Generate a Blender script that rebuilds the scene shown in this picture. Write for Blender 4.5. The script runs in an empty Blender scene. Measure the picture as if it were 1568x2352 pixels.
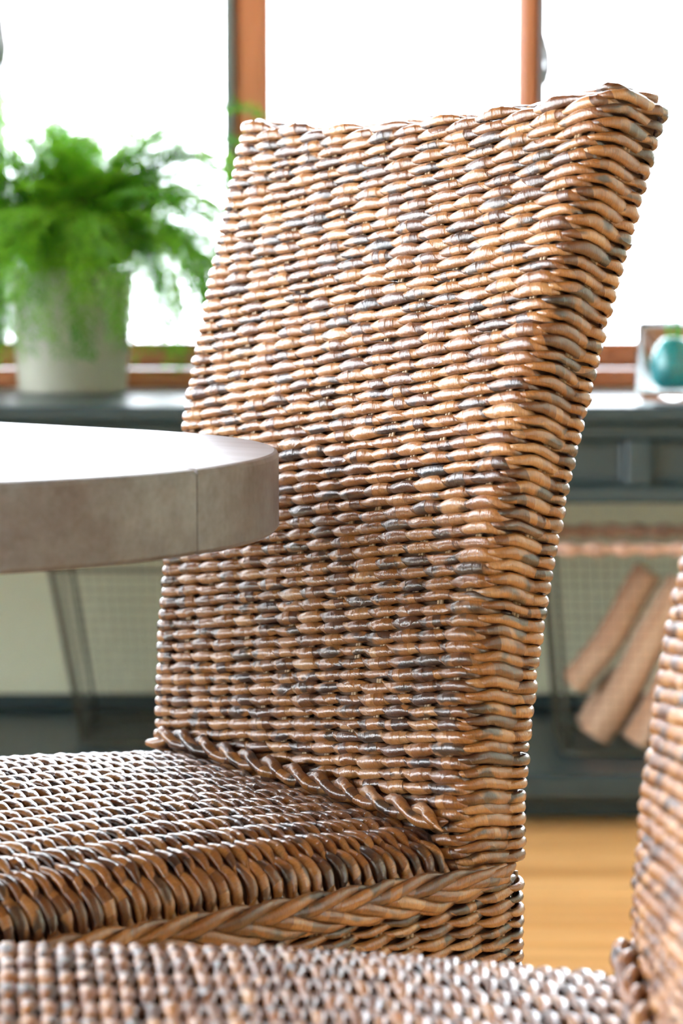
import bpy, math, random
import numpy as np
from mathutils import Vector, Matrix

# ------------------------------------------------------------------ camera, world, light, exposure
scene = bpy.context.scene
COL = scene.collection
IMG_W, IMG_H, F_PX = 1568, 2352, 5553.0
CAM_Z = 0.875
PITCH = math.radians(5.601)
cam_data = bpy.data.cameras.new('camera')
cam = bpy.data.objects.new('camera', cam_data)
COL.objects.link(cam)
cam_data.sensor_fit = 'VERTICAL'
cam_data.sensor_height = 36.0
cam_data.sensor_width = 24.0
cam_data.lens = 85.0
cam_data.clip_start = 0.05
cam.location = (0, 0, CAM_Z)
cam.rotation_euler = (math.pi / 2 - PITCH, 0, 0)
cam_data.dof.use_dof = True
cam_data.dof.focus_distance = 1.86
cam_data.dof.aperture_fstop = 5.9
scene.camera = cam

world = bpy.data.worlds.new('world')
scene.world = world
world.use_nodes = True
bg = world.node_tree.nodes['Background']
bg.inputs['Color'].default_value = (0.86, 0.92, 1.0, 1)      # bright overcast sky
bg.inputs['Strength'].default_value = 4.2

vs = scene.view_settings
vs.view_transform = 'Standard'
vs.look = 'None'
vs.gamma = 1.0
vs.use_curve_mapping = False
vs.exposure = 2.18

RND = random.Random(7)
NR = np.random.default_rng(11)


def at(x, y, Y):
    """point seen at photo pixel (x, y) at room depth Y"""
    c, s = math.cos(PITCH), math.sin(PITCH)
    v = (1176 - y) / F_PX
    d = Vector(((x - 784) / F_PX, c + v * s, -s + v * c))
    k = Y / d.y
    return Vector((d.x * k, Y, CAM_Z + d.z * k))


# ------------------------------------------------------------------ node helpers and materials
class Nodes:
    def __init__(self, name):
        self.mat = bpy.data.materials.new(name)
        self.mat.use_nodes = True
        self.t = self.mat.node_tree
        self.bsdf = self.t.nodes['Principled BSDF']
        self.out = self.t.nodes['Material Output']

    def n(self, kind, **props):
        node = self.t.nodes.new(kind)
        for k, v in props.items():
            setattr(node, k, v)
        return node

    def put(self, node, sock, val):
        s = node.inputs[sock]
        if hasattr(val, 'links') or isinstance(val, bpy.types.NodeSocket):
            self.t.links.new(val, s)
        else:
            s.default_value = val

    def math(self, op, a, b=0.0, c=0.0):
        m = self.n('ShaderNodeMath', operation=op)
        for i, v in enumerate((a, b, c)):
            self.put(m, i, v)
        return m.outputs[0]

    def vec(self, x, y, z=0.0):
        m = self.n('ShaderNodeCombineXYZ')
        for i, v in enumerate((x, y, z)):
            self.put(m, i, v)
        return m.outputs[0]

    def noise(self, vec, scale, detail=2.0, rough=0.5):
        m = self.n('ShaderNodeTexNoise')
        self.put(m, 'Vector', vec)
        self.put(m, 'Scale', scale)
        self.put(m, 'Detail', detail)
        self.put(m, 'Roughness', rough)
        return m.outputs['Fac']

    def ramp(self, fac, stops):
        m = self.n('ShaderNodeValToRGB')
        el = m.color_ramp.elements
        while len(el) < len(stops):
            el.new(0.5)
        for e, (p, c) in zip(el, stops):
            e.position = p
            e.color = (*c, 1)
        self.put(m, 'Fac', fac)
        return m.outputs['Color']

    def mix(self, fac, a, b, mode='MIX'):
        m = self.n('ShaderNodeMix', data_type='RGBA', blend_type=mode)
        self.put(m, 0, fac)
        self.put(m, 6, a if not isinstance(a, tuple) else (*a, 1))
        self.put(m, 7, b if not isinstance(b, tuple) else (*b, 1))
        return m.outputs[2]

    def bump(self, height, strength, dist):
        m = self.n('ShaderNodeBump')
        self.put(m, 'Height', height)
        m.inputs['Strength'].default_value = strength
        m.inputs['Distance'].default_value = dist
        self.t.links.new(m.outputs[0], self.bsdf.inputs['Normal'])
        self.t.links.new(m.outputs[0], self.bsdf.inputs['Coat Normal'])

    def set(self, **kw):
        names = dict(color='Base Color', rough='Roughness', metal='Metallic', coat='Coat Weight',
                     coat_rough='Coat Roughness', spec='Specular IOR Level', trans='Transmission Weight', ior='IOR')
        for k, v in kw.items():
            if isinstance(v, tuple) and len(v) == 3:
                v = (*v, 1)
            self.put(self.bsdf, names[k], v)
        return self


def leaf_fibre_material():
    m = Nodes('woven_leaf_fibre')
    uv = m.n('ShaderNodeUVMap', uv_map='UVMap').outputs[0]
    sep = m.n('ShaderNodeSeparateXYZ')
    m.put(sep, 0, uv)
    U, V = sep.outputs[0], sep.outputs[1]
    rnd = m.n('ShaderNodeObjectInfo').outputs['Random']
    seed = m.math('MULTIPLY', rnd, 173.0)
    uv2 = m.n('ShaderNodeUVMap', uv_map='WrapMap').outputs[0]
    sep2 = m.n('ShaderNodeSeparateXYZ')
    m.put(sep2, 0, uv2)
    w = sep2.outputs[0]
    cell = m.math('FLOOR', w)
    frac = m.math('FRACT', w)
    wn = m.n('ShaderNodeTexWhiteNoise', noise_dimensions='2D')
    m.put(wn, 'Vector', m.vec(cell, seed))
    r1 = wn.outputs['Value']
    big = m.noise(m.vec(m.math('MULTIPLY', U, 9.0), seed, 4.0), 1.0, 2.0)
    tone = m.math('ADD', m.math('MULTIPLY', r1, 0.36), m.math('MULTIPLY', big, 0.66))
    col = m.ramp(tone, [(0.22, (0.020, 0.007, 0.003)), (0.35, (0.105, 0.034, 0.009)), (0.47, (0.26, 0.098, 0.022)),
                        (0.64, (0.37, 0.165, 0.046)), (0.84, (0.50, 0.295, 0.135))])
    # dark stained patches of leaf
    patch = m.noise(m.vec(m.math('MULTIPLY', U, 26.0), m.math('MULTIPLY', V, 1.3), seed), 1.0, 2.0)
    pm = m.n('ShaderNodeMapRange')
    m.put(pm, 0, m.math('ADD', patch, m.math('MULTIPLY', r1, 0.10)))
    pm.inputs[1].default_value, pm.inputs[2].default_value = 0.625, 0.69
    col = m.mix(m.math('MULTIPLY', pm.outputs[0], 0.86), col, (0.008, 0.005, 0.006))
    # fine fibres running round the strand
    fv = m.vec(m.math('ADD', m.math('MULTIPLY', U, 1500.0), m.math('MULTIPLY', V, 9.0)), m.math('MULTIPLY', V, 5.0), seed)
    fib = m.noise(fv, 1.0, 2.0, 0.6)
    fcol = m.ramp(fib, [(0.25, (0.62, 0.58, 0.55)), (0.7, (1.08, 1.06, 1.03))])
    col = m.mix(1.0, col, fcol, 'MULTIPLY')
    m.set(color=col, rough=0.45, coat=1.0, coat_rough=0.21, spec=0.3)
    m.bsdf.inputs['Coat IOR'].default_value = 1.68
    crump = m.noise(m.vec(m.math('MULTIPLY', U, 260.0), m.math('MULTIPLY', V, 6.0), seed), 1.0, 2.0)
    fib2 = m.math('ADD', m.math('MULTIPLY', fib, 0.55), m.math('MULTIPLY', crump, 0.7))
    h = m.math('ADD', m.math('MULTIPLY', fib2, 0.5), m.math('MULTIPLY', m.math('POWER', frac, 0.35), 1.0))
    m.bump(h, 0.75, 0.0017)
    return m.mat


def flat_material(name, color, rough=0.5, noise_amt=0.12, scale=30.0, bump=0.0, **kw):
    m = Nodes(name)
    tc = m.n('ShaderNodeTexCoord').outputs['Object']
    n = m.noise(tc, scale, 3.0)
    lo = tuple(c * (1 - noise_amt) for c in color)
    hi = tuple(min(1.0, c * (1 + noise_amt)) for c in color)
    m.set(color=m.ramp(n, [(0.3, lo), (0.7, hi)]), rough=rough, **kw)
    if bump:
        m.bump(n, 0.4, bump)
    return m.mat


def wood_material(name, dark, light, axis=0, rough=0.35, coat=0.0, scale=1.0, vary=0.25):
    m = Nodes(name)
    tc = m.n('ShaderNodeTexCoord').outputs['Object']
    mp = m.n('ShaderNodeMapping')
    m.put(mp, 0, tc)
    sc = [28.0 * scale] * 3
    sc[axis] = 1.6 * scale
    mp.inputs['Scale'].default_value = sc
    rnd = m.n('ShaderNodeObjectInfo').outputs['Random']
    off = m.n('ShaderNodeVectorMath', operation='ADD')
    m.put(off, 0, mp.outputs[0])
    m.put(off, 1, m.vec(m.math('MULTIPLY', rnd, 61.0), m.math('MULTIPLY', rnd, 37.0), 0.0))
    n1 = m.noise(off.outputs[0], 1.0, 4.0, 0.6)
    n2 = m.noise(off.outputs[0], 6.0, 2.0, 0.6)
    f = m.math('ADD', m.math('MULTIPLY', n1, 0.75), m.math('MULTIPLY', n2, 0.25))
    f = m.math('ADD', f, m.math('MULTIPLY', m.math('SUBTRACT', rnd, 0.5), vary))
    m.set(color=m.ramp(f, [(0.3, dark), (0.68, light)]), rough=rough, coat=coat, coat_rough=0.15)
    m.bump(n2, 0.15, 0.0006)
    return m.mat


def glass_pane_material():
    m = Nodes('window_glass')
    tr = m.n('ShaderNodeBsdfTransparent')
    gl = m.n('ShaderNodeBsdfGlossy')
    gl.inputs['Roughness'].default_value = 0.0
    fr = m.n('ShaderNodeFresnel')
    fr.inputs['IOR'].default_value = 1.45
    mx = m.n('ShaderNodeMixShader')
    m.put(mx, 0, fr.outputs[0])
    m.put(mx, 1, tr.outputs[0])
    m.put(mx, 2, gl.outputs[0])
    m.t.links.new(mx.outputs[0], m.out.inputs['Surface'])
    return m.mat


def leaf_material(name, dark, light, transl=0.45):
    m = Nodes(name)
    rnd = m.n('ShaderNodeObjectInfo').outputs['Random']
    tc = m.n('ShaderNodeTexCoord').outputs['Object']
    n = m.noise(tc, 22.0, 2.0)
    f = m.math('ADD', m.math('MULTIPLY', n, 0.6), m.math('MULTIPLY', rnd, 0.4))
    col = m.ramp(f, [(0.25, dark), (0.75, light)])
    m.set(color=col, rough=0.45)
    tl = m.n('ShaderNodeBsdfTranslucent')
    m.put(tl, 0, m.mix(1.0, col, (1.0, 1.0, 0.55), 'MULTIPLY'))
    mx = m.n('ShaderNodeMixShader')
    mx.inputs[0].default_value = transl
    m.put(mx, 1, m.bsdf.outputs[0])
    m.put(mx, 2, tl.outputs[0])
    m.t.links.new(mx.outputs[0], m.out.inputs['Surface'])
    return m.mat


M = {}
M['fibre'] = leaf_fibre_material()
M['reed'] = flat_material('pale_reed', (0.34, 0.23, 0.13), 0.45, 0.2, 200)
M['core'] = flat_material('chair_frame_wood', (0.10, 0.050, 0.024), 0.8, 0.2, 40)
M['leg'] = wood_material('chair_leg_wood', (0.06, 0.028, 0.014), (0.12, 0.06, 0.03), 2)
M['table'] = wood_material('table_wood', (0.10, 0.082, 0.078), (0.205, 0.215, 0.235), 0, 0.36, 0.0, 1.0, 0.12)
M['table_leg'] = wood_material('table_pedestal_wood', (0.10, 0.07, 0.055), (0.18, 0.13, 0.10), 2)
M['grey'] = flat_material('grey_blue_paint', (0.022, 0.046, 0.056), 0.35, 0.06, 8)
M['sash'] = flat_material('grey_sash_paint', (0.15, 0.175, 0.18), 0.5, 0.05, 10)
M['cream'] = flat_material('cream_plaster', (0.76, 0.82, 0.65), 0.8, 0.03, 4)
M['ceil'] = wood_material('ceiling_boards', (0.16, 0.06, 0.025), (0.30, 0.13, 0.055), 0, 0.5)
M['frame'] = wood_material('window_frame_wood', (0.36, 0.115, 0.040), (0.58, 0.22, 0.095), 2, 0.35, 0.3)
M['rail'] = wood_material('window_rail_wood', (0.34, 0.10, 0.035), (0.55, 0.20, 0.085), 0, 0.3, 0.3)
M['floor'] = wood_material('floor_oak', (0.56, 0.27, 0.075), (0.88, 0.53, 0.21), 0, 0.38, 0.15, 0.7, 0.35)
M['sub'] = flat_material('subfloor', (0.10, 0.05, 0.02), 0.9)
M['glass'] = glass_pane_material()
M['metal'] = flat_material('latch_metal', (0.30, 0.31, 0.32), 0.4, 0.05, 40, metal=0.5)
M['wire'] = flat_material('dark_wire', (0.06, 0.065, 0.05), 0.5, 0.2, 60, metal=0.3)
M['pot'] = flat_material('cream_glaze', (0.52, 0.51, 0.42), 0.35, 0.03, 12, coat=0.3)
M['soil'] = flat_material('soil', (0.03, 0.02, 0.012), 0.95, 0.4, 90, 0.003)
M['fern'] = leaf_material('fern_leaf', (0.03, 0.22, 0.012), (0.32, 0.66, 0.06), 0.55)
M['bark'] = wood_material('log_bark', (0.46, 0.26, 0.15), (0.86, 0.66, 0.48), 2, 0.8, 0.0, 0.5, 0.2)
M['cut'] = wood_material('log_cut_face', (0.62, 0.42, 0.22), (0.85, 0.66, 0.42), 0, 0.8)
M['rope'] = flat_material('basket_rim_rope', (0.60, 0.40, 0.31), 0.8, 0.3, 70, 0.002)
M['lawn'] = flat_material('pale_gravel', (0.62, 0.64, 0.56), 0.9, 0.1, 1)
M['hedge'] = leaf_material('garden_leaf', (0.10, 0.36, 0.03), (0.35, 0.62, 0.10), 0.5)


def clear_glass():
    m = Nodes('clear_glass')
    m.set(color=(0.93, 0.99, 0.98), rough=0.0, trans=1.0, ior=1.25)
    return m.mat


M['vase'] = clear_glass()
M['teal'] = flat_material('teal_glass', (0.0, 0.22, 0.25), 0.15, 0.3, 25, coat=0.5)
M['vleaf'] = leaf_material('trailing_leaf', (0.08, 0.40, 0.05), (0.22, 0.62, 0.12), 0.5)


# ------------------------------------------------------------------ mesh helpers
class MB:
    """collects simple shapes into one mesh"""

    def __init__(self):
        self.v, self.f = [], []

    def add(self, vs_, fs_):
        o = len(self.v)
        self.v += [tuple(p) for p in vs_]
        self.f += [tuple(i + o for i in f) for f in fs_]
        return self

    def box(self, x0, x1, y0, y1, z0, z1, bev=0.0):
        if bev <= 0:
            self.add([(x0, y0, z0), (x1, y0, z0), (x1, y1, z0), (x0, y1, z0),
                      (x0, y0, z1), (x1, y0, z1), (x1, y1, z1), (x0, y1, z1)],
                     [(0, 3, 2, 1), (4, 5, 6, 7), (0, 1, 5, 4), (1, 2, 6, 5), (2, 3, 7, 6), (3, 0, 4, 7)])
            return self
        # chamfered box: three nested rings of eight corners
        b = bev
        rings = []
        for z, i in ((z0, b), (z0 + b, 0.0), (z1 - b, 0.0), (z1, b)):
            X0, X1, Y0, Y1 = x0 + i, x1 - i, y0 + i, y1 - i
            rings.append([(X0 + b, Y0, z), (X1 - b, Y0, z), (X1, Y0 + b, z), (X1, Y1 - b, z),
                          (X1 - b, Y1, z), (X0 + b, Y1, z), (X0, Y1 - b, z), (X0, Y0 + b, z)])
        v = [p for r in rings for p in r]
        f = [tuple(reversed(range(8))), tuple(range(24, 32))]
        for r in range(3):
            for k in range(8):
                a, c = r * 8 + k, r * 8 + (k + 1) % 8
                f.append((a, c, c + 8, a + 8))
        return self.add(v, f)

    def tube(self, pts, rad, sides=6, closed=False, caps=True):
        pts = [Vector(p) for p in pts]
        n = len(pts)
        rads = rad if isinstance(rad, (list, tuple)) else [rad] * n
        vs_ = []
        up0 = None
        for i, p in enumerate(pts):
            if closed:
                t = (pts[(i + 1) % n] - pts[i - 1]).normalized()
            else:
                t = (pts[min(i + 1, n - 1)] - pts[max(i - 1, 0)]).normalized()
            if up0 is None:
                a = Vector((0, 0, 1)) if abs(t.z) < 0.9 else Vector((1, 0, 0))
                up0 = t.cross(a).normalized()
            up0 = (up0 - t * up0.dot(t)).normalized()
            b = t.cross(up0)
            for k in range(sides):
                an = 2 * math.pi * k / sides
                vs_.append(p + (up0 * math.cos(an) + b * math.sin(an)) * rads[i])
        fs_ = []
        for i in range(n if closed else n - 1):
            j = (i + 1) % n
            for k in range(sides):
                l = (k + 1) % sides
                fs_.append((i * sides + k, i * sides + l, j * sides + l, j * sides + k))
        if not closed and caps:
            fs_ += [tuple(reversed(range(sides))), tuple(range((n - 1) * sides, n * sides))]
        return self.add(vs_, fs_)

    def lathe(self, prof, seg=32, cx=0.0, cy=0.0):
        vs_, fs_ = [], []
        for r, z in prof:
            for k in range(seg):
                a = 2 * math.pi * k / seg
                vs_.append((cx + r * math.cos(a), cy + r * math.sin(a), z))
        for i in range(len(prof) - 1):
            for k in range(seg):
                l = (k + 1) % seg
                fs_.append((i * seg + k, i * seg + l, (i + 1) * seg + l, (i + 1) * seg + k))
        return self.add(vs_, fs_)

    def mesh(self, name, mat, smooth=False):
        me = bpy.data.meshes.new(name)
        me.from_pydata(self.v, [], self.f)
        me.materials.append(mat)
        if smooth:
            me.polygons.foreach_set('use_smooth', [True] * len(me.polygons))
        me.update()
        return me

    def build(self, name, mat, parent=None, smooth=False):
        return link(name, self.mesh(name, mat, smooth), parent)


def link(name, data, parent=None):
    o = bpy.data.objects.new(name, data)
    COL.objects.link(o)
    if parent is not None:
        o.parent = parent
    return o


def empty(name, loc=(0, 0, 0), rz=0.0, parent=None):
    o = link(name, None, parent)
    o.location = loc
    o.rotation_euler = (0, 0, rz)
    o.empty_display_size = 0.05
    return o


def tag(o, label=None, cat=None, group=None, kind=None):
    if label:
        o['label'] = label
    if cat:
        o['category'] = cat
    if group:
        o['group'] = group
    if kind:
        o['kind'] = kind
    return o


def structure(o):
    return tag(o, kind='structure')


def strand_mesh(name, C, O, B, rn, rt, U, closed, mat, sides=10, pitch=.0155, step=.13):
    """a swept strand; C centres, O outward unit, B lateral unit, rn/rt radii, U length along it"""
    n = len(C)
    an = np.arange(sides) * 2 * np.pi / sides + np.pi          # seam on the hidden inner side
    ca, sa = np.cos(an), np.sin(an)
    # each strand is wrapped in overlapping leaf: a spiral of small steps
    def wrap(u):
        return u / pitch + .9 * np.sin(u * 37.0 + 1.3) + .5 * np.sin(u * 113.0)
    wr_ = wrap(U)
    fr_ = (wr_[:, None] + (np.arange(sides) / sides)[None]) % 1.0
    fac = 1 + step * (fr_ - .5)
    V = (C[:, None, :] + O[:, None, :] * (rn[:, None] * ca * fac)[..., None] + B[:, None, :] * (rt[:, None] * sa * fac)[..., None])
    V = V.reshape(-1, 3)
    m = n if closed else n - 1
    i = np.arange(m)
    j = (i + 1) % n
    k = np.arange(sides)
    l = (k + 1) % sides
    F = np.stack([i[:, None] * sides + k, i[:, None] * sides + l, j[:, None] * sides + l, j[:, None] * sides + k], -1).reshape(-1, 4)
    U1 = U[1:] if not closed else np.append(U[1:], U[-1] + (U[-1] - U[-2]))
    U0 = U[:m]
    one = np.ones(sides)
    k0, k1 = k / sides, (k + 1) / sides
    uv = np.stack([np.stack([U0[:, None] * one, k0[None] + 0 * U0[:, None]], -1),
                   np.stack([U0[:, None] * one, k1[None] + 0 * U0[:, None]], -1),
                   np.stack([U1[:, None] * one, k1[None] + 0 * U0[:, None]], -1),
                   np.stack([U1[:, None] * one, k0[None] + 0 * U0[:, None]], -1)], 2).reshape(-1, 2)
    W0, W1 = wr_[:m], (wr_[1:] if not closed else np.append(wr_[1:], wrap(U1[-1:])))
    uw = np.stack([np.stack([W0[:, None] + k0[None], 0 * W0[:, None] + k0[None]], -1),
                   np.stack([W0[:, None] + k1[None], 0 * W0[:, None] + k1[None]], -1),
                   np.stack([W1[:, None] + k1[None], 0 * W0[:, None] + k1[None]], -1),
                   np.stack([W1[:, None] + k0[None], 0 * W0[:, None] + k0[None]], -1)], 2).reshape(-1, 2)
    me = bpy.data.meshes.new(name)
    me.vertices.add(len(V))
    me.vertices.foreach_set('co', V.astype(np.float32).ravel())
    me.loops.add(F.size)
    me.loops.foreach_set('vertex_index', F.astype(np.int32).ravel())
    me.polygons.add(len(F))
    me.polygons.foreach_set('loop_start', (np.arange(len(F)) * 4).astype(np.int32))
    me.polygons.foreach_set('use_smooth', np.ones(len(F), bool))
    lay = me.uv_layers.new(name='UVMap')
    lay.uv.foreach_set('vector', uv.astype(np.float32).ravel())
    lay2 = me.uv_layers.new(name='WrapMap')
    lay2.uv.foreach_set('vector', uw.astype(np.float32).ravel())
    me.materials.append(mat)
    me.update()
    me.validate()
    return me


# ------------------------------------------------------------------ the room
BW = 4.36                                                     # inner face of the window wall
X0R, X1R, Y0R, ZC = -2.1, 2.3, -3.0, 2.8
SILL_Z = 0.672

fl = structure(MB().box(X0R - .1, X1R + .1, Y0R - .1, BW + .1, -0.08, -0.012).build('floor', M['sub']))
pw, gap = 0.086, 0.0016
plank_meshes = {}
row = 0
y = Y0R
while y < BW:
    y1 = min(y + pw, BW)
    x = X0R - RND.uniform(0, 1.2)
    near = y1 > 1.4
    while x < X1R:
        L = (1.1, 1.5, 1.9)[RND.randrange(3)] if near else 5.0
        a, b = max(x, X0R), min(x + L, X1R)
        if b - a > 0.05:
            MB().box(a + gap / 2, b - gap / 2, y + gap / 2, y1 - gap / 2, -0.012, RND.uniform(-0.0004, 0.0004), 0.0012).build('floor_plank', M['floor'], fl)
        x += L
    y = y1
    row += 1

wb = MB()
wb.box(X0R - .1, X1R + .1, BW, BW + 0.16, 0, SILL_Z - 0.002)
wb.box(X0R - .1, X1R + .1, BW, BW + 0.16, 2.62, ZC)
wb.box(X0R - .1, X0R + .12, BW, BW + 0.16, SILL_Z - .002, 2.62)
wb.box(X1R - .12, X1R + .1, BW, BW + 0.16, SILL_Z - .002, 2.62)
structure(wb.build('wall_back', M['cream']))
wr = MB()
RW0, RW1 = -2.85, -0.05
wr.box(X1R, X1R + .12, Y0R, BW, 0, 0.25)
wr.box(X1R, X1R + .12, Y0R, BW, 2.6, ZC)
wr.box(X1R, X1R + .12, Y0R, RW0, .25, 2.6)
wr.box(X1R, X1R + .12, RW1, BW, .25, 2.6)
structure(wr.build('wall_right', M['cream']))
win3 = structure(empty('window_right_offscreen', (X1R, 0, 0.45)))
for a, b in ((RW0, RW0 + .06), (-1.48, -1.42), (RW1 - .06, RW1)):
    o = MB().box(X1R - .01, X1R + .09, a, b, .25, 2.6, .006).build('mullion', M['frame'], win3)
    o.matrix_parent_inverse = Matrix.Translation((-X1R, 0, -.45))
for a, b in ((RW0 + .06, -1.48), (-1.42, RW1 - .06)):
    o = MB().box(X1R + .044, X1R + .05, a, b, .25, 2.6).build('pane', M['glass'], win3)
    o.matrix_parent_inverse = Matrix.Translation((-X1R, 0, -.45))
wl = MB()
wl.box(X0R - .12, X0R, Y0R, BW, 0, 0.35)
wl.box(X0R - .12, X0R, Y0R, BW, 2.65, ZC)
for a, b in ((Y0R, -0.4), (1.0, 1.25), (2.7, 2.95), (4.2, BW)):
    wl.box(X0R - .12, X0R, a, b, 0.35, 2.65)
structure(wl.build('wall_left', M['cream']))
wf = MB()
wf.box(X0R, X1R, Y0R - .12, Y0R, 0, ZC)
structure(wf.build('wall_front', M['cream']))
structure(MB().box(X0R - .12, X1R + .12, Y0R - .12, BW + .16, ZC, ZC + .1).build('ceiling', M['ceil']))

# the window band over the bench
win = structure(empty('window_1', (0, BW, SILL_Z)))


def wpart(name, x0, x1, y0, y1, z0, z1, mat, bev=0.004):
    o = MB().box(x0, x1, y0, y1, z0, z1, bev).build(name, mat, win)
    o.matrix_parent_inverse = Matrix.Translation((0, -BW, -SILL_Z))
    return o


FY0, FY1 = BW - 0.01, BW + 0.08
posts = [(-0.191, -0.128, -0.208), (0.312, 0.353, 0.362)]
wpart('bottom_rail', X0R + .12, X1R - .12, FY0 + .004, FY1, SILL_Z, SILL_Z + .034, M['rail'], 0.008)
wpart('bottom_rail', X0R + .12, X1R - .12, FY0 + .012, FY1, SILL_Z + .036, SILL_Z + .082, M['rail'], 0.010)
wpart('top_rail', X0R + .12, X1R - .12, FY0, FY1, 2.56, 2.62, M['rail'])
xs_posts = [(-0.191, -0.128), (0.312, 0.353)]
allposts = [(-1.62, -1.56), (-1.15, -1.09), (-0.68, -0.628)] + xs_posts + [(0.83, 0.89), (1.31, 1.37), (1.79, 1.85)]
for a, b in allposts:
    wpart('mullion', a, b, FY0, FY1, SILL_Z + .082, 2.56, M['frame'], 0.012)
stiles = [(-0.628, -0.607), (-0.209, -0.191), (0.353, 0.362)]
for a, b in stiles:
    wpart('sash_stile', a, b, FY0 - .004, FY1 - .01, SILL_Z + .082, 2.56, M['sash'], 0.003)
edges = [X0R + .12] + [v for p in allposts for v in p] + [X1R - .12]
for k in range(0, len(edges), 2):
    a, b = edges[k], edges[k + 1]
    for c, d in stiles:
        if abs(c - a) < .001:
            a = d
        if abs(d - b) < .001:
            b = c
    wpart('pane', a - .004, b + .004, BW + .03, BW + .036, SILL_Z + .075, 2.565, M['glass'], 0.0)
for px, py in ((1243, 128), (1, 84)):
    p = at(px, py, FY0 + .02)
    mb = MB()
    mb.box(p.x - .004, p.x + .006, p.y - .012, p.y + .012, p.z - .045, p.z + .045, .003)
    mb.tube([(p.x + .003, p.y - .012, p.z + .03), (p.x + .009, p.y - .03, p.z), (p.x + .012, p.y - .028, p.z - .02), (p.x + .006, p.y - .012, p.z - .05)], .006, 8)
    lo = mb.build('latch', M['metal'], win, True)
    lo.matrix_parent_inverse = Matrix.Translation((0, -BW, -SILL_Z))

# windows in the left wall
win2 = structure(empty('window_left_offscreen', (X0R, 0, 0.35)))
for a, b in ((-0.4, 1.0), (1.25, 2.7), (2.95, 4.2)):
    mid = (a + b) / 2
    for nm, c in (('frame_side', (a, a + .05)), ('frame_side', (b - .05, b)), ('mullion', (mid - .025, mid + .025))):
        o = MB().box(X0R - .09, X0R + .01, c[0], c[1], .35, 2.65, .006).build(nm, M['frame'], win2)
        o.matrix_parent_inverse = Matrix.Translation((-X0R, 0, -.35))
    for c in ((.35, .41), (2.59, 2.65)):
        o = MB().box(X0R - .09, X0R + .012, a + .05, b - .05, c[0], c[1], .006).build('rail', M['rail'], win2)
        o.matrix_parent_inverse = Matrix.Translation((-X0R, 0, -.35))
    for c, d in ((a + .05, mid - .025), (mid + .025, b - .05)):
        o = MB().box(X0R - .05, X0R - .044, c, d, .41, 2.59).build('pane', M['glass'], win2)
        o.matrix_parent_inverse = Matrix.Translation((-X0R, 0, -.35))

# ground outside
gd = MB().box(-30, 30, -30, 40, -0.5, -0.42).build('ground', M['lawn'])
structure(gd)

# ------------------------------------------------------------------ window bench
bench = tag(empty('window_bench', (0, 3.9, 0)), 'long grey-blue painted window bench with panelled apron and lower shelf', 'bench')


def bpart(name, x0, x1, y0, y1, z0, z1, mat=None, bev=0.003):
    o = MB().box(x0, x1, y0, y1, z0, z1, bev).build(name, mat or M['grey'], bench)
    o.matrix_parent_inverse = Matrix.Translation((0, -3.9, 0))
    return o


BX0, BX1, BF = X0R + .005, X1R - .005, 3.75
bpart('bench_top', BX0, BX1, BF, BW - .04, SILL_Z - .026, SILL_Z - .001, None, .006)
bpart('apron_board', BX0, BX1, BF + .045, BF + .06, .52, SILL_Z - .027)
bpart('apron_rail', BX0, BX1, BF + .022, BF + .044, SILL_Z - .052, SILL_Z - .027)
bpart('apron_rail', BX0, BX1, BF + .022, BF + .044, .518, .545)
bpart('apron_moulding', BX0, BX1, BF + .012, BF + .022, SILL_Z - .036, SILL_Z - .027, None, .003)
st = [at(1472, 1050, BF).x + .47 * k for k in range(-5, 4)]
for s in st:
    if BX0 + .05 < s < BX1 - .05:
        bpart('apron_stile', s - .019, s + .019, BF + .022, BF + .044, .546, SILL_Z - .053)
for a, b in zip(st[:-1], st[1:]):
    if a > BX0 and b < BX1:
        mb = MB()
        xa, xb, za, zb_ = a + .02, b - .02, .547, SILL_Z - .054
        for q in ((xa, xa + .009, za, zb_), (xb - .009, xb, za, zb_), (xa + .009, xb - .009, za, za + .009), (xa + .009, xb - .009, zb_ - .009, zb_)):
            mb.box(q[0], q[1], BF + .033, BF + .046, q[2], q[3], .003)
        o = mb.build('panel_bead', M['grey'], bench)
        o.matrix_parent_inverse = Matrix.Translation((0, -3.9, 0))
bpart('lower_shelf', BX0, BX1, BF + .005, BW - .005, .05, .09, None, .006)
bpart('toe_kick', BX0, BX1, BF + .10, BF + .12, .001, .049)
for s in (BX0 + .03, -1.15, 1.25, BX1 - .03):
    bpart('bench_leg', s - .03, s + .03, BF + .03, BF + .09, .0905, .517)
bpart('back_board', BX0, BX1, BW - .035, BW - .02, .0905, .118)

# ------------------------------------------------------------------ wicker chair
CW, CT, CH = 0.44, 0.0632, 0.536           # seat width, back thickness, back height
Z0 = 0.472                                 # line where back meets seat
ZB = 0.436                                 # plaited border round the seat
SEAT_D = 0.43


def prof(s):
    s = np.asarray(s, float)
    L = .0097 * s + .1404 * s ** 2 - .0397 * s ** 3
    dL = (.0097 + .2808 * s - .1191 * s ** 2) / CH
    e = np.where(s > 0, .0139 * s + .0134 * s ** 2, 0.0)
    return L, np.arctan(dL), e


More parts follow.
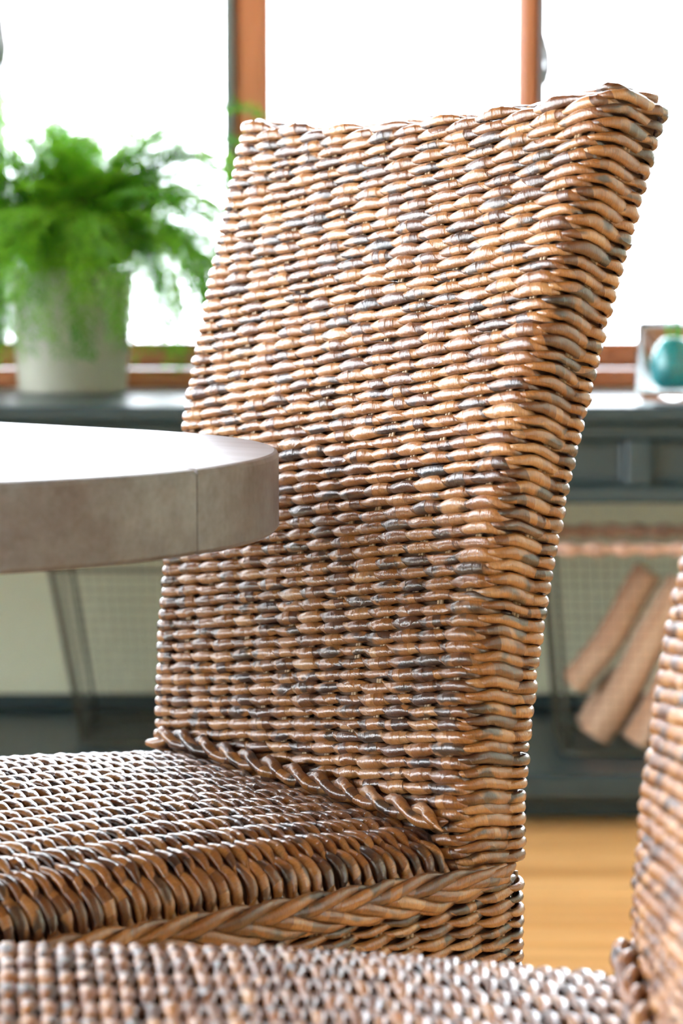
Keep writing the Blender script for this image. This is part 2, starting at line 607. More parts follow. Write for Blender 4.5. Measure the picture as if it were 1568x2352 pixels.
def rrect_path(hw, g0, g1, rc):
    """rounded rectangle in (u, g), from far front corner along front to near side, rear, far side; dense polyline"""
    pts, nor = [], []
    cs = [((-1, 1), 90, 180), ((-1, -1), 180, 270), ((1, -1), 270, 360), ((1, 1), 0, 90)]

    def seg(p, q, n, k):
        for t in np.linspace(0, 1, k, endpoint=False):
            pts.append((p[0] + (q[0] - p[0]) * t, p[1] + (q[1] - p[1]) * t))
            nor.append(n)

    def arc(c, a0, a1, k=14):
        for a in np.radians(np.linspace(a0, a1, k, endpoint=False)):
            pts.append((c[0] + rc * math.cos(a), c[1] + rc * math.sin(a)))
            nor.append((math.cos(a), math.sin(a)))
    seg((hw - rc, g1), (-hw + rc, g1), (0, 1), 40)
    arc((-hw + rc, g1 - rc), 90, 180)
    seg((-hw, g1 - rc), (-hw, g0 + rc), (-1, 0), 20)
    arc((-hw + rc, g0 + rc), 180, 270)
    seg((-hw + rc, g0), (hw - rc, g0), (0, -1), 40)
    arc((hw - rc, g0 + rc), 270, 360)
    seg((hw, g0 + rc), (hw, g1 - rc), (1, 0), 20)
    arc((hw - rc, g1 - rc), 0, 90)
    P, N = np.array(pts), np.array(nor, float)
    d = np.hypot(*(np.roll(P, -1, 0) - P).T)
    l = np.concatenate([[0], np.cumsum(d)])
    return np.vstack([P, P[:1]]), np.vstack([N, N[:1]]), l


def lerp_path(P, l, q):
    return np.stack([np.interp(q, l, P[:, k]) for k in range(P.shape[1])], -1)


def smooth_rand(kap, amp, step=1.0, closed_n=None):
    """random value per lozenge, smoothly interpolated"""
    n = int(math.ceil(kap.max() / step)) + 3
    v = NR.normal(0, amp, n)
    if closed_n:
        v[int(closed_n / step)] = v[0]
    return np.interp(kap / step, np.arange(n), v)


def weave_strand(row, kap, centre_fn, A, Bt, rn0, rt0, closed, nst, parent, name='strand', sides=10, jit=1.0, flip=None, step=.14):
    """kap: stake coordinate; centre_fn(kap) -> P, O, B(lateral), length"""
    P, O, B, U = centre_fn(kap)
    ph = np.pi * (kap + row)
    lead = np.cos(ph + .7)                      # the left tip comes forward first and laps its neighbour
    sinv = np.sin(ph)
    cn = closed and nst
    amp = 1 + smooth_rand(kap, .15 * jit, 1.0, cn)
    thick = 1 + smooth_rand(kap, .13 * jit, 1.0, cn)
    lat = smooth_rand(kap, .0006 * jit, 1.0, cn)
    front = .5 + .5 * np.cos(ph + .15)
    sgn = 1.0 if flip is None else np.interp(kap, flip[0], flip[1])
    mn = .30 if flip is None else np.interp(kap, [13.2, 13.6, 15.4, 15.8], [.20, .62, .62, .20])
    rt = rt0 * (mn + (1 - mn) * front ** .9) * thick
    rn = rn0 * (.66 + .34 * front) * thick
    skew = Bt * sinv * sgn
    C = P + O * (A * amp * lead)[:, None] + B * (skew + lat)[:, None]
    return strand_mesh(name, C, O, B, rn, rt, U + row * 1.731, closed, M['fibre'], sides, .0155 + .002 * math.sin(row * 2.1), step)


def make_chair(name):
    root = empty(name)
    nF = 14
    # ---- backrest: core, stakes and strands
    rows = 119
    s_lo, s_hi = -.066, .988
    ss = np.linspace(-.08, 1.02, 45)

    def surf(u, n, s, tof=0.0):
        """chair-local point on the leaning back: u across, n out of the front face"""
        L, th, e = prof(s)
        return np.stack([np.asarray(u) + 0 * L, -L + n * np.cos(th) - tof * np.sin(th), Z0 + s * CH + n * np.sin(th) + tof * np.cos(th)], -1)

    ins = .009
    cb = MB()
    k = 0
    vv, ff = [], []
    cu = (-1, -.85, -.6, -.3, 0, .3, .6, .85, 1)
    nc = 2 * len(cu)
    for s in np.linspace(-.066, .988, 40):
        L, th, e = prof(s)
        hw = CW / 2 + e - .005
        sec = [(k * hw, -ins) for k in cu] + [(k * hw, -CT + .001) for k in reversed(cu)]
        for u, n in sec:
            sp = max(0.0, s)
            ear = .013 * sp ** 4 * abs(u / hw) ** 3 - .006 * sp ** 4 + .011 * sp ** 8 * (-n / CT)
            vv.append(tuple(surf(np.array(u), n, np.array(s), ear)))
    for i in range(39):
        for j in range(nc):
            ff.append((i * nc + j, i * nc + (j + 1) % nc, (i + 1) * nc + (j + 1) % nc, (i + 1) * nc + j))
    for j in range(len(cu) - 1):
        ff.append((39 * nc + j, 39 * nc + j + 1, 39 * nc + nc - 2 - j, 39 * nc + nc - 1 - j))
        ff.append((nc - 1 - j, nc - 2 - j, j + 1, j))
    back = cb.add(vv, ff).build('backrest', M['core'], root)

    # stake positions round the section (fractions handled per row)
    inset = .0058

    def section(s):
        L, th, e = prof(s)
        hw = float(CW / 2 + e) - inset + .0065
        P, N, l = rrect_path(hw, -CT - .001, -inset + .001, .010)
        tot = l[-1]
        # stake stations, in order: front far->near, near side, rear near->far, far side
        fr = [(u, 'f') for u in np.linspace(hw * (1 - 1 / nF), -hw * (1 - 1 / nF), nF)]
        stl = []
        for u, _ in fr:
            i = np.argmin(np.abs(P[:40, 0] - u))
            stl.append(np.interp(-u, -P[:41, 0], l[:41]))
        i0, i1 = 54, 74
        stl.append((l[i0] * .45 + l[i1] * .55))
        j0 = 88
        for u in np.linspace(-hw * (1 - 1 / nF), hw * (1 - 1 / nF), nF):
            stl.append(np.interp(u, P[j0:j0 + 41, 0], l[j0:j0 + 41]))
        stl.append((l[142] + l[162]) / 2)
        return P, N, l, np.array(stl), hw

    nst = 2 * nF + 2
    kap = []
    for i in range(nst):
        fine = i < nF + 1 or i == nst - 1
        kap += list(np.linspace(i, i + 1, 14 if fine else 5, endpoint=False))
    kap = np.array(kap)
    for r in range(rows):
        s = s_lo + (s_hi - s_lo) * r / (rows - 1)
        P, N, l, stl, hw = section(s)

        def cf(kp, P=P, N=N, l=l, stl=stl, s=s, hw=hw):
            lk = np.interp(kp, np.arange(nst + 1), np.append(stl, stl[0] + l[-1])) % l[-1]
            p2 = lerp_path(P, l, lk)
            n2 = lerp_path(N, l, lk)
            n2 /= np.linalg.norm(n2, axis=1)[:, None]
            ear = .013 * max(0.0, s) ** 4 * (np.abs(p2[:, 0]) / hw) ** 3 - .006 * max(0, s) ** 4 + .011 * max(0, s) ** 8 * (-p2[:, 1] / CT)
            C = surf(p2[:, 0], p2[:, 1], np.full(len(kp), s), ear)
            L, th, e = prof(s)
            nv = np.array([0, math.cos(th), math.sin(th)])
            tv = np.array([0, -math.sin(th), math.cos(th)])
            O = n2[:, :1] * np.array([1.0, 0, 0]) + n2[:, 1:] * nv
            B = np.tile(tv, (len(kp), 1))
            return C, O, B, np.interp(kp, np.arange(nst + 1), np.append(stl, stl[0] + l[-1]))
        me = weave_strand(r, kap, cf, .0034, .0021, .0034, .0050, True, nst, back, flip=([13.2, 13.7, 14.7, 15.2], [1.0, -1.1, -1.1, 1.0]))
        link('strand', me, back)
    # rounded cap of the top
    for c, (inn, up) in enumerate(((.006, .0035), (.013, .0060), (.020, .0072), (.027, .0076))):
        hw = float(CW / 2 + prof(1.0)[2]) - inset - inn + .0065
        P, N, l = rrect_path(hw, -CT - .001 + inn, -inset - inn, .004)
        q = np.linspace(0, l[-1], 190, endpoint=False)
        kp = q / l[-1] * 28

        def cf2(kp_, P=P, N=N, l=l, hw=hw, up=up):
            lk = kp_ / 28 * l[-1]
            p2, n2 = lerp_path(P, l, lk), lerp_path(N, l, lk)
            n2 /= np.linalg.norm(n2, axis=1)[:, None] + 1e-9
            ear = .013 * (np.abs(p2[:, 0]) / hw) ** 3 - .006 + up + .011 * (-p2[:, 1] / CT)
            C = surf(p2[:, 0], p2[:, 1], np.full(len(kp_), .988), ear)
            th = float(prof(1.0)[1])
            tv = np.array([0, -math.sin(th), math.cos(th)])
            nv = np.array([0, math.cos(th), math.sin(th)])
            O = np.tile(tv, (len(kp_), 1))
            B = n2[:, :1] * np.array([1.0, 0, 0]) + n2[:, 1:] * nv
            return C, O, B, lk
        link('strand', weave_strand(c, kp, cf2, .0012, .0008, .0036, .0042, True, 28, back), back)
    # stakes: pairs of pale reeds
    sg = np.linspace(-.05, .968, 26)
    secs = [section(s) for s in sg]
    for k in range(nst):
        mb = MB()
        for side in (-1, 1):
            pts = []
            for s, (P, N, l, stl, hw) in zip(sg, secs):
                lk = (stl[k] + side * .0017) % l[-1]
                p, n = lerp_path(P, l, np.array([lk]))[0], lerp_path(N, l, np.array([lk]))[0]
                pts.append(tuple(surf(np.array(p[0]), p[1], np.array(s)) + np.array([n[0] * .0006, n[1] * .0006, 0])))
            mb.tube(pts, .0016, 6)
        mb.build('stake', M['reed'], back, True)

    # rope border where back meets seat
    q = np.linspace(-CW / 2 + .001, CW / 2 - .008, 260)
    for k in range(2):
        ph = 2 * np.pi * q / .070 + np.pi * k
        dip = .004 * np.clip((-q - CW / 2 + .05) / .05, 0, 1) ** 2 + .016 * np.clip((q - CW / 2 + .05) / .05, 0, 1) ** 2
        C = np.stack([q, .0065 + .0034 * np.cos(ph), Z0 + .006 - dip + .0046 * np.sin(ph)], -1)
        O = np.tile([0, .8, .6], (len(q), 1)).astype(float)
        B = np.tile([0, -.6, .8], (len(q), 1)).astype(float)
        r = .0050 * (1 + .08 * np.sin(q * 300 + k)) * np.clip((CW / 2 + .002 - np.abs(q)) / .02, .05, 1)
        link('border_rope', strand_mesh('border_rope', C, O, B, r, r, q + k * 3.1, False, M['fibre']), back)

    # ---- seat pad
    hwS = CW / 2 + .001

    def seat_h(g):
        t = np.clip(g / .26, 0, 1)
        h = .031 + .017 * np.sin(t * np.pi / 2) ** 1.2
        fr_ = np.clip((g - (SEAT_D - .05)) / .05, 0, 1)
        return h * np.sqrt(np.clip(1 - fr_ ** 2, .12, 1))

    def seat_curve(g, nq=300, ins_=0.0):
        a = np.linspace(0, np.pi, nq)
        ca, sa = np.cos(a), np.sin(a)
        pw_u, pw_z = .30, .62
        u = -np.sign(ca) * np.abs(ca) ** pw_u * (hwS - ins_)
        h = float(seat_h(g)) - ins_
        z = ZB - .004 + (h + .004) * np.abs(sa) ** pw_z * (1 + .0)
        z = z + .003 * (1 - (u / hwS) ** 2) * min(1, h / .045)
        gg = np.full(nq, g)
        return np.stack([u, gg, z], -1)

    vv, ff = [], []
    gs = np.linspace(-.01, SEAT_D - .008, 24)
    for g in gs:
        c = seat_curve(max(g, 0), 41, .008)
        c[:, 1] = g
        vv += [tuple(p) for p in c]
    for i in range(len(gs) - 1):
        for j in range(40):
            ff.append((i * 41 + j, i * 41 + j + 1, (i + 1) * 41 + j + 1, (i + 1) * 41 + j))
        ff.append((i * 41 + 40, i * 41, (i + 1) * 41, (i + 1) * 41 + 40))
    ff += [tuple(range(41)), tuple(reversed(range((len(gs) - 1) * 41, len(gs) * 41)))]
    seat = MB().add(vv, ff).build('seat', M['core'], root)
    ns = 78
    for j in range(ns):
        g = .004 + (SEAT_D - .006) * j / (ns - 1)
        c = seat_curve(g, 300, .0045)
        d = np.linalg.norm(np.diff(c, axis=0), axis=1)
        l = np.concatenate([[0], np.cumsum(d)])
        tan = np.gradient(c, l, axis=0)
        tan /= np.linalg.norm(tan, axis=1)[:, None]
        nor = np.stack([-tan[:, 2], 0 * tan[:, 0], tan[:, 0]], -1)
        K = l[-1] / .029
        kp = np.linspace(0, K, int(K * 12))

        def cf3(kp_, c=c, l=l, nor=nor):
            lk = kp_ * .029
            C = lerp_path(c, l, lk)
            O = lerp_path(nor, l, lk)
            O /= np.linalg.norm(O, axis=1)[:, None]
            B = np.tile([0.0, 1.0, 0.0], (len(kp_), 1))
            return C, O, B, lk
        me = weave_strand(j, kp, cf3, .0022, .0020, .0038, .0054, False, None, seat)
        link('strand', me, seat)

    # ---- skirt under the seat
    g0, g1 = -CT - .0065, SEAT_D - .002
    sk_lo = ZB - .128
    skirt = MB().box(-CW / 2 + .006, CW / 2 - .006, g0 + .012, g1 - .009, sk_lo, ZB - .004).build('skirt', M['core'], root)
    P, N, l = rrect_path(CW / 2 + .001, g0 + .0055, g1 - .0055, .011)
    nK = 66
    kk = []
    for i in range(nK):
        mid = (i + .5) / nK * l[-1]
        nearside = l[40] < mid < l[96]
        kk += list(np.linspace(i, i + 1, 12 if nearside else 4, endpoint=False))
    kk = np.array(kk)
    nr = 27
    for r in range(nr):
        z = ZB - .010 - r * .0045

        def cf4(kp_, z=z):
            lk = kp_ / nK * l[-1]
            p2, n2 = lerp_path(P, l, lk), lerp_path(N, l, lk)
            n2 /= np.linalg.norm(n2, axis=1)[:, None]
            C = np.stack([p2[:, 0], p2[:, 1], np.full(len(kp_), z)], -1)
            O = np.stack([n2[:, 0], n2[:, 1], 0 * lk], -1)
            B = np.tile([0.0, 0.0, 1.0], (len(kp_), 1))
            return C, O, B, lk
        me = weave_strand(r, kk, cf4, .0026, .0015, .0031, .0045, True, nK, skirt, sides=8)
        link('strand', me, skirt)
    for k in range(nK):
        lk = k / nK * l[-1]
        if not (l[38] < lk < l[100]):
            continue
        mb = MB()
        for side in (-1, 1):
            q_ = (lk + side * .0019) % l[-1]
            p, n = lerp_path(P, l, np.array([q_]))[0], lerp_path(N, l, np.array([q_]))[0]
            mb.tube([(p[0] + n[0] * .0006, p[1] + n[1] * .0006, z) for z in (sk_lo, ZB - .006)], .0017, 6)
        mb.build('stake', M['reed'], skirt, True)

    # plaited border: three strands round near side, front and far side
    P, N, l = rrect_path(CW / 2 + .005, g0 + .006, g1 + .003, .02)
    # start on the near side at the rear, run forward: reverse the stored order
    Pr, Nr = P[::-1], N[::-1]
    dd = np.hypot(*np.diff(Pr, axis=0).T)
    lr = np.concatenate([[0], np.cumsum(dd)])
    i_start = np.argmin(np.hypot(Pr[:, 0] + CW / 2 + .005, Pr[:, 1] - (g0 + .03)))
    L0 = lr[i_start]
    for k in range(6):
        up_rope = k < 3
        run = (SEAT_D + .035) + CW + (SEAT_D + .02)
        q = np.arange(0, run, .0025)
        lk = (L0 + q) % lr[-1]
        p2, n2 = lerp_path(Pr, lr, lk), lerp_path(Nr, lr, lk)
        n2 /= np.linalg.norm(n2, axis=1)[:, None]
        ph = 2 * np.pi * q / .098 + 2 * np.pi * (k % 3) / 3 + (0 if up_rope else 1.0)
        taper = np.clip(q / .06, .35, 1)
        sg_ = -1 if up_rope else 1
        lat = (.0066 if up_rope else -.0066) * taper + .0050 * sg_ * np.sin(ph) * taper
        dep = .0032 * np.cos(ph) + .0030
        tilt = .005 * (1 - np.clip(q / .06, 0, 1))
        C = np.stack([p2[:, 0] + n2[:, 0] * dep, p2[:, 1] + n2[:, 1] * dep, ZB - .006 + lat + tilt], -1)
        O = np.stack([n2[:, 0], n2[:, 1], 0 * q], -1)
        B = np.tile([0.0, 0.0, 1.0], (len(q), 1))
        rr = .0050 * (.8 + .2 * taper) * (1 + .10 * np.sin(q * 70 + 2 * k)) * (.86 + .14 * np.cos(ph))
        link('plait_strand', strand_mesh('plait_strand', C, O, B, rr * .72, rr, q + k * 2.7, False, M['fibre'], 10, .021), seat)

    # ---- legs
    for su in (-1, 1):
        for gg in (g0 + .035, g1 - .035):
            mb = MB()
            uc = su * (CW / 2 - .035)
            a, b = .024, .019
            vs_ = []
            for z, w_ in ((0.0, b), (.02, b + .001), (sk_lo - .0005, a)):
                vs_ += [(uc - w_, gg - w_, z), (uc + w_, gg - w_, z), (uc + w_, gg + w_, z), (uc - w_, gg + w_, z)]
            f_ = [(3, 2, 1, 0), (8, 9, 10, 11)]
            for i in range(2):
                for j in range(4):
                    f_.append((i * 4 + j, i * 4 + (j + 1) % 4, (i + 1) * 4 + (j + 1) % 4, (i + 1) * 4 + j))
            mb.add(vs_, f_).build('leg', M['leg'], root)
    return root


def copy_tree(o, parent=None):
    c = o.copy()
    COL.objects.link(c)
    c.parent = parent
    for ch in list(o.children):
        copy_tree(ch, c)
    return c


chair = make_chair('wicker_chair')
tag(chair, 'brown woven leaf dining chair with tall flaring back, tucked beside the rounded table end', 'chair', 'woven dining chairs')
PSI = .972
# chair axes: +x across the seat (away from the viewer's side), +y forward
wd = Vector((-math.cos(PSI), math.sin(PSI), 0))
fw = Vector((-math.sin(PSI), -math.cos(PSI), 0))


def place_chair(o, near_corner, wdir, fdir):
    mid = near_corner + wdir * (CW / 2)
    m = Matrix(((wdir.x, fdir.x, 0, mid.x), (wdir.y, fdir.y, 0, mid.y), (0, 0, 1, 0), (0, 0, 0, 1)))
    o.matrix_world = m
    return m


m1 = place_chair(chair, Vector((.082, 1.736, 0)), wd, fw)
chair2 = copy_tree(chair)
tag(chair2, 'brown woven leaf dining chair standing farther from the window bench than its twin', 'chair', 'woven dining chairs')
f2 = Vector((-1, .045, 0)).normalized()
w2 = Vector((.045, 1, 0)).normalized()
far2 = Vector((.174, 1.425, 0))
place_chair(chair2, far2 - w2 * CW, w2, f2)

# ------------------------------------------------------------------ table
TZ, TTH, TR = 0.747, 0.058, 0.307
ta = math.radians(142)
tc = Vector((-.353, 1.7673, 0))
TL = 0.95
table = empty('dining_table', (tc.x + math.cos(ta) * TL / 2, tc.y + math.sin(ta) * TL / 2, 0), ta)
tag(table, 'grey-brown wooden dining table with thick plank top and rounded ends', 'table')


def stadium_y(x):
    """half width of the top at x along its axis, centred"""
    a = abs(x) - TL / 2
    return TR if a <= 0 else math.sqrt(max(0, TR * TR - a * a))


# one joint meets the rim where the photo shows it
jw = Vector((-.108, 1.609, 0)) - Vector((table.location.x, table.location.y, 0))
jy = -jw.x * math.sin(ta) + jw.y * math.cos(ta)
cuts = sorted([jy, jy - .22 if jy > 0 else jy + .22, 0.02 if abs(jy) > .1 else .3])
cuts = [c for c in cuts if abs(c) < TR - .03]
cuts = [-TR] + cuts + [TR]
for y0, y1 in zip(cuts[:-1], cuts[1:]):
    y0, y1 = y0 + .0006, y1 - .0006

    def xmax(yv):
        return TL / 2 + math.sqrt(max(0.0, TR * TR - yv * yv))
    ys = np.linspace(y0, y1, 40)
    outline = [(xmax(v), v) for v in ys] + [(-xmax(v), v) for v in ys[::-1]]
    n = len(outline)
    cen = (sum(p[0] for p in outline) / n, sum(p[1] for p in outline) / n)

    def inset_pt(p, d):
        return (p[0] - math.copysign(d, p[0]), p[1] + (cen[1] - p[1]) * d / max(.02, (y1 - y0) / 2) * .6)
    vv, ff = [], []
    for z, d in ((TZ - TTH, .003), (TZ - TTH + .003, 0), (TZ - .004, 0), (TZ - .001, .0015), (TZ, .004)):
        vv += [(*inset_pt(p, d), z) for p in outline]
    for i in range(4):
        for j in range(n):
            ff.append((i * n + j, i * n + (j + 1) % n, (i + 1) * n + (j + 1) % n, (i + 1) * n + j))
    ff += [tuple(reversed(range(n))), tuple(range(4 * n, 5 * n))]
    MB().add(vv, ff).build('top_plank', M['table'], table)
MB().box(-.40, .40, -.05, .05, TZ - TTH - .05, TZ - TTH - .0005, .004).build('bearer', M['table_leg'], table)
for sx in (.12,):
    MB().lathe([(.001, .05), (.075, .05), (.08, .09), (.05, .16), (.045, .40), (.06, .58), (.07, TZ - TTH - .052), (.001, TZ - TTH - .051)], 28, sx, 0).build('pedestal', M['table_leg'], table, True)
    for k in range(4):
        a = math.pi / 4 + k * math.pi / 2
        d = Vector((math.cos(a), math.sin(a), 0))
        mb = MB()
        mb.tube([Vector((sx, 0, .10)) + d * .05, Vector((sx, 0, .075)) + d * .15, Vector((sx, 0, .035)) + d * .26, Vector((sx, 0, .022)) + d * .30], [.034, .03, .024, .022], 8)
        mb.build('foot', M['table_leg'], table, True)


# ------------------------------------------------------------------ wire baskets and logs
def basket(name, cx, cy, w, d, h, taper, label, rope=False, ring=None):
    """cx, cy: centre of the base; w, d at the rim"""
    root = empty(name, (cx, cy, .0905))
    tag(root, label, 'basket', 'wire baskets on the bench shelf')

    def ringpts(z, k=8):
        t = z / h
        W = w / 2 - taper * (1 - t)
        D = d / 2 - taper * .6 * (1 - t)
        r = .03
        out = []
        for sx, sy, a0 in ((1, 1, 0), (-1, 1, 90), (-1, -1, 180), (1, -1, 270)):
            for a in np.radians(np.linspace(a0, a0 + 90, 5)):
                out.append((sx * (W - r) + r * math.cos(a), sy * (D - r) + r * math.sin(a), z))
        return out
    MB().tube(ringpts(.006), .004, 6, True).build('base_ring', M['wire'], root, True)
    if rope:
        pts = []
        base = ringpts(h)
        cl = base + base[:1]
        P = np.array(cl)
        l = np.concatenate([[0], np.cumsum(np.linalg.norm(np.diff(P, axis=0), axis=1))])
        q = np.arange(0, l[-1], .004)
        pp = lerp_path(P, l, q)
        pts = [tuple(p) for p in pp]
        rr = [.011 + .0025 * math.sin(x * 2 * math.pi / .045) for x in q]
        MB().tube(pts, rr, 8, True).build('rim', M['rope'], root, True)
    else:
        MB().tube(ringpts(h), .005, 6, True).build('rim', M['wire'], root, True)
    if ring:
        MB().tube(ringpts(ring), .0035, 6, True).build('ring', M['wire'], root, True)
    for i in (2, 7, 12, 17):
        MB().tube([ringpts(z)[i] for z in np.linspace(.006, h, 5)], .0038, 6).build('corner_wire', M['wire'], root, True)
    mb = MB()
    for z in np.arange(.022, h - .01, .0175):
        mb.tube(ringpts(z), .0005, 3, True)
    lo, hi = ringpts(.006), ringpts(h)

    def along(R, n):
        P = np.array(R + R[:1])
        l = np.concatenate([[0], np.cumsum(np.linalg.norm(np.diff(P, axis=0), axis=1))])
        return lerp_path(P, l, np.linspace(0, l[-1], n, endpoint=False))
    nv = int((2 * w + 2 * d) / .0185)
    for p, q in zip(along(lo, nv), along(hi, nv)):
        mb.tube([p, q], .0005, 3, False, False)
    W, D = w / 2 - taper, d / 2 - taper * .6
    for x in np.arange(-W + .02, W - .01, .02):
        mb.tube([(x, -D, .006), (x, D, .006)], .0005, 3, False, False)
    for yv in np.arange(-D + .02, D - .01, .02):
        mb.tube([(-W, yv, .006), (W, yv, .006)], .0005, 3, False, False)
    tag(mb.build('wire_mesh', M['wire'], root), kind='stuff')
    return root


# left basket: left base corner seen at (188, 1700), rim corner at about (92, 1262)
bl = at(186, 1700, 4.02)
basket('wire_basket', bl.x + .185, 4.10, .485, .30, .345, .058, 'empty dark wire mesh basket on the bench shelf', False, .30)
br = at(1290, 1700, 3.95)
BRX, BRY = br.x + .235, 4.01
basket('wire_basket', BRX, BRY, .53, .27, .345, .03, 'wire mesh basket with rope-bound rim holding split logs', True)


def log(p0, p1, r, label, seed, squash=1.0):
    rr = random.Random(seed)
    p0, p1 = Vector(p0), Vector(p1)
    ax = (p1 - p0)
    L = ax.length
    root = empty('firewood_log', p0)
    root.rotation_mode = 'QUATERNION'
    root.rotation_quaternion = ax.to_track_quat('Z', 'Y')
    tag(root, label, 'log', 'split logs in the basket')
    ns_, nz = 14, 9
    offs = [1 + rr.uniform(-.14, .14) for _ in range(ns_)]
    vv, ff = [], []
    for i in range(nz):
        z = L * i / (nz - 1)
        bx, by = .006 * math.sin(i * .8 + seed), .005 * math.cos(i * .7 + seed)
        for k in range(ns_):
            a = 2 * math.pi * k / ns_
            ra = r * offs[k] * (1 + rr.uniform(-.03, .03))
            y_ = math.sin(a) * ra
            if y_ < -r * .35:
                y_ = -r * .35 + (y_ + r * .35) * .15        # split flat face
            vv.append((math.cos(a) * ra + bx, y_ * squash + by, z))
    for i in range(nz - 1):
        for k in range(ns_):
            ff.append((i * ns_ + k, i * ns_ + (k + 1) % ns_, (i + 1) * ns_ + (k + 1) % ns_, (i + 1) * ns_ + k))
    MB().add(vv, ff).build('bark', M['bark'], root, True)
    for i, flip in ((0, True), (nz - 1, False)):
        ring = vv[i * ns_:(i + 1) * ns_]
        c = (sum(p[0] for p in ring) / ns_, sum(p[1] for p in ring) / ns_, ring[0][2] + (-.002 if flip else .002))
        fs = [(k, (k + 1) % ns_, ns_) for k in range(ns_)]
        if flip:
            fs = [tuple(reversed(f)) for f in fs]
        MB().add(ring + [c], fs).build('cut_end', M['cut'], root)
    return root


def lp(x, y, Y):
    return at(x, y, Y)


log(lp(1326, 1580, 4.04), lp(1505, 1322, 4.03), .035, 'thin reddish split log leaning in the basket against the mesh', 1)
log(lp(1372, 1694, 3.985), lp(1585, 1345, 3.985), .036, 'middle split log leaning in the basket between two others', 2)
log(lp(1462, 1706, 3.93), lp(1690, 1340, 3.93), .031, 'pale-ended split log leaning lowest in the basket', 3)
log(lp(1340, 1665, 4.085), lp(1470, 1500, 4.10), .022, 'short slim log end tucked behind the leaning logs', 4)


# ------------------------------------------------------------------ fern in pot
def frond_mesh(seed):
    rr = random.Random(seed)
    up_ = seed % 2 == 0
    L = rr.uniform(.26, .40) if up_ else rr.uniform(.34, .52)
    mb = MB()
    pts = []
    rise = rr.uniform(1.05, 1.5) if up_ else rr.uniform(.55, 1.1)
    p = Vector((0, 0, 0))
    ang = rise
    n = 16
    bend = (rr.uniform(1.5, 2.6) if up_ else rr.uniform(2.6, 3.6)) / n
    side = rr.uniform(-.25, .25)
    az = 0.0
    for i in range(n + 1):
        pts.append(p.copy())
        d = Vector((math.cos(ang) * math.cos(az), math.cos(ang) * math.sin(az), math.sin(ang)))
        p = p + d * (L / n)
        ang -= bend * (0.5 + i / n)
        ang = max(ang, -1.5)
        az += side / n
    mb.tube(pts, [.0016 * (1 - .7 * i / n) for i in range(n + 1)], 4)
    V, F = [], []

    def leaf(o, d, nrm, ln, wd_):
        b = d.cross(nrm).normalized() * wd_
        k = len(V)
        V.extend([o, o + d * ln * .5 + b, o + d * ln, o + d * ln * .5 - b])
        F.append((k, k + 1, k + 2, k + 3))
    for i in range(2, n):
        for h in (0, .5):
            a, b = pts[i], pts[i + 1]
            o = a.lerp(b, h)
            t = (b - a).normalized()
            sd = t.cross(Vector((0, 0, 1)))
            sd = sd.normalized() if sd.length > .05 else Vector((0, 1, 0))
            for s in (-1, 1):
                bl_ = .045 * (1 - .6 * (i / n)) * rr.uniform(.7, 1.2)
                dr = (sd * s + t * .7 + Vector((0, 0, rr.uniform(-.35, .25)))).normalized()
                for q in range(5):
                    oo = o + dr * bl_ * (q / 4)
                    for ss_ in (-1, 1):
                        d2 = (dr * .6 + t * ss_ * .8 + Vector((rr.uniform(-.5, .5), rr.uniform(-.5, .5), rr.uniform(-.5, .4)))).normalized()
                        leaf(oo, d2, Vector((rr.uniform(-.4, .4), rr.uniform(-.4, .4), 1)).normalized(), rr.uniform(.009, .016), .0019)
    mb.add(V, F)
    return mb.mesh('frond', M['fern'])


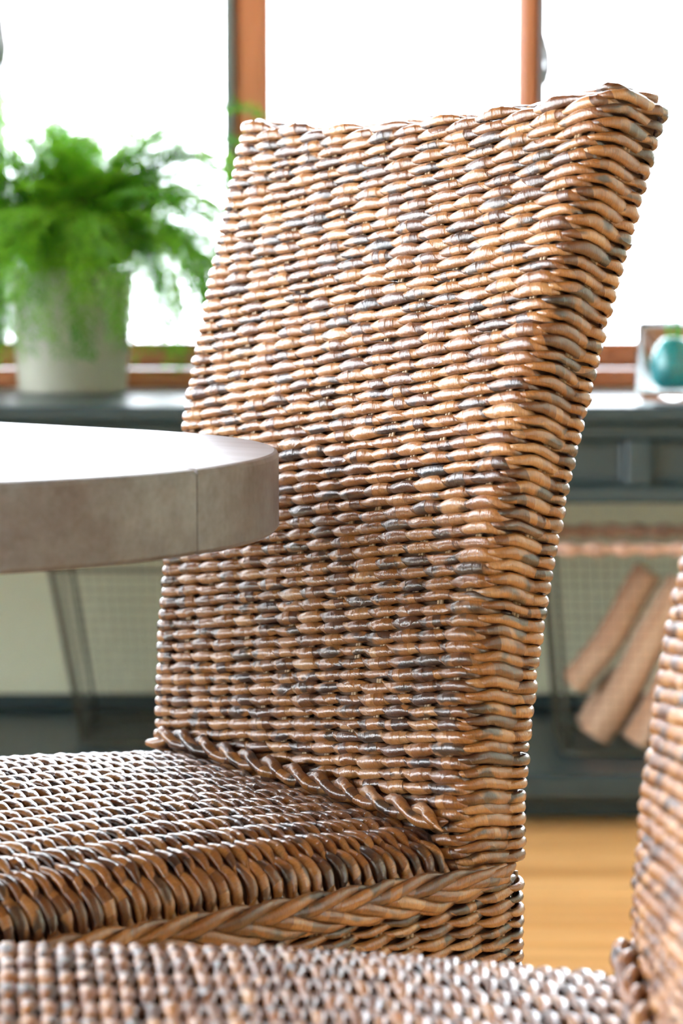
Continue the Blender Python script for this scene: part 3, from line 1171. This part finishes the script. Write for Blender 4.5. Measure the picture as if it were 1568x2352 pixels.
pc = at(166, 760, 4.215)
fern = tag(empty('potted_fern', (pc.x, 4.215, SILL_Z)), 'bushy green trailing fern in a cream glazed pot on the bench', 'plant')
ph_ = at(166, 618, 4.215).z - SILL_Z
MB().lathe([(.001, .0), (.090, .0), (.094, .006), (.1085, ph_ - .004), (.1085, ph_), (.103, ph_), (.101, ph_ - .01), (.095, ph_ - .03), (.001, ph_ - .03)], 48).build('pot', M['pot'], fern, True)
MB().lathe([(.094, ph_ - .027), (.06, ph_ - .02), (.001, ph_ - .018)], 24).build('soil', M['soil'], fern, True)
fms = [frond_mesh(100 + k) for k in range(12)]
low = [min(v.co.z for v in me.vertices) for me in fms]
for k in range(285):
    j = k % 12
    a = RND.uniform(0, 2 * math.pi)
    r = RND.uniform(.0, .075)
    aa = a + RND.uniform(-.5, .5)
    sc = RND.uniform(.88, 1.14) * (1.0 + .25 * abs(math.cos(aa)))
    if math.cos(aa) > .5:
        sc *= .9
    if math.sin(aa) > .2:                       # growth towards the glass stays short
        sc *= .55
    tilt = RND.uniform(-.25, .2)
    if abs(math.cos(aa)) < .65 and j % 2 == 0:   # upright growth fills the crown
        tilt = RND.uniform(-.75, -.25)
        sc = RND.uniform(.66, .92)
    while low[j] * sc - max(0, math.sin(tilt)) * .36 * sc < -.165:
        sc *= .93
        tilt -= .03
    o = link('frond', fms[j], fern)
    o.location = (r * math.cos(a), r * math.sin(a) * .8, ph_ - .012)
    o.rotation_euler = (RND.uniform(-.2, .2), tilt, aa)
    o.scale = (sc, sc, sc)

# ------------------------------------------------------------------ glass vase with trailing plant
vp = at(1545, 900, 3.88)
vase = tag(empty('glass_vase', (vp.x, 3.88, SILL_Z)), 'clear glass vase of teal water and green leaves on the bench', 'vase')
MB().lathe([(.001, .0), (.046, .0), (.056, .006), (.060, .02), (.059, .118), (.062, .128), (.058, .129), (.052, .118), (.052, .026), (.046, .017), (.001, .016)], 40).build('glass_body', M['vase'], vase, True)
MB().lathe([(.001, .020), (.026, .020), (.036, .034), (.038, .060), (.030, .085), (.018, .10), (.001, .103)], 24).build('teal_filling', M['teal'], vase, True)
for k in range(9):
    a = k * 2.4 + .3
    top = Vector((.05 * math.cos(a) * RND.uniform(.5, 1.3), .04 * math.sin(a), RND.uniform(.15, .21)))
    mb = MB()
    pts = [Vector((.01 * math.cos(a), .01 * math.sin(a), .05)), Vector((.012 * math.cos(a), .012 * math.sin(a), .12)), top]
    mb.tube(pts, .0013, 5)
    d = Vector((math.cos(a), math.sin(a), .2)).normalized()
    sd = d.cross(Vector((0, 0, 1))).normalized()
    ln, wd_ = .036, .011
    v = [top]
    for t, w_ in ((.3, .8), (.6, 1.0), (.85, .6)):
        c = top + d * ln * t + Vector((0, 0, -.02 * t * t))
        v += [c + sd * wd_ * w_, c + Vector((0, 0, -.002)), c - sd * wd_ * w_]
    v.append(top + d * ln + Vector((0, 0, -.022)))
    f_ = [(0, 1, 2), (0, 2, 3), (1, 4, 5, 2), (2, 5, 6, 3), (4, 7, 8, 5), (5, 8, 9, 6), (7, 10, 8), (8, 10, 9)]
    mb.add(v, f_)
    mb.build('leaf_stem', M['vleaf'], vase, True)
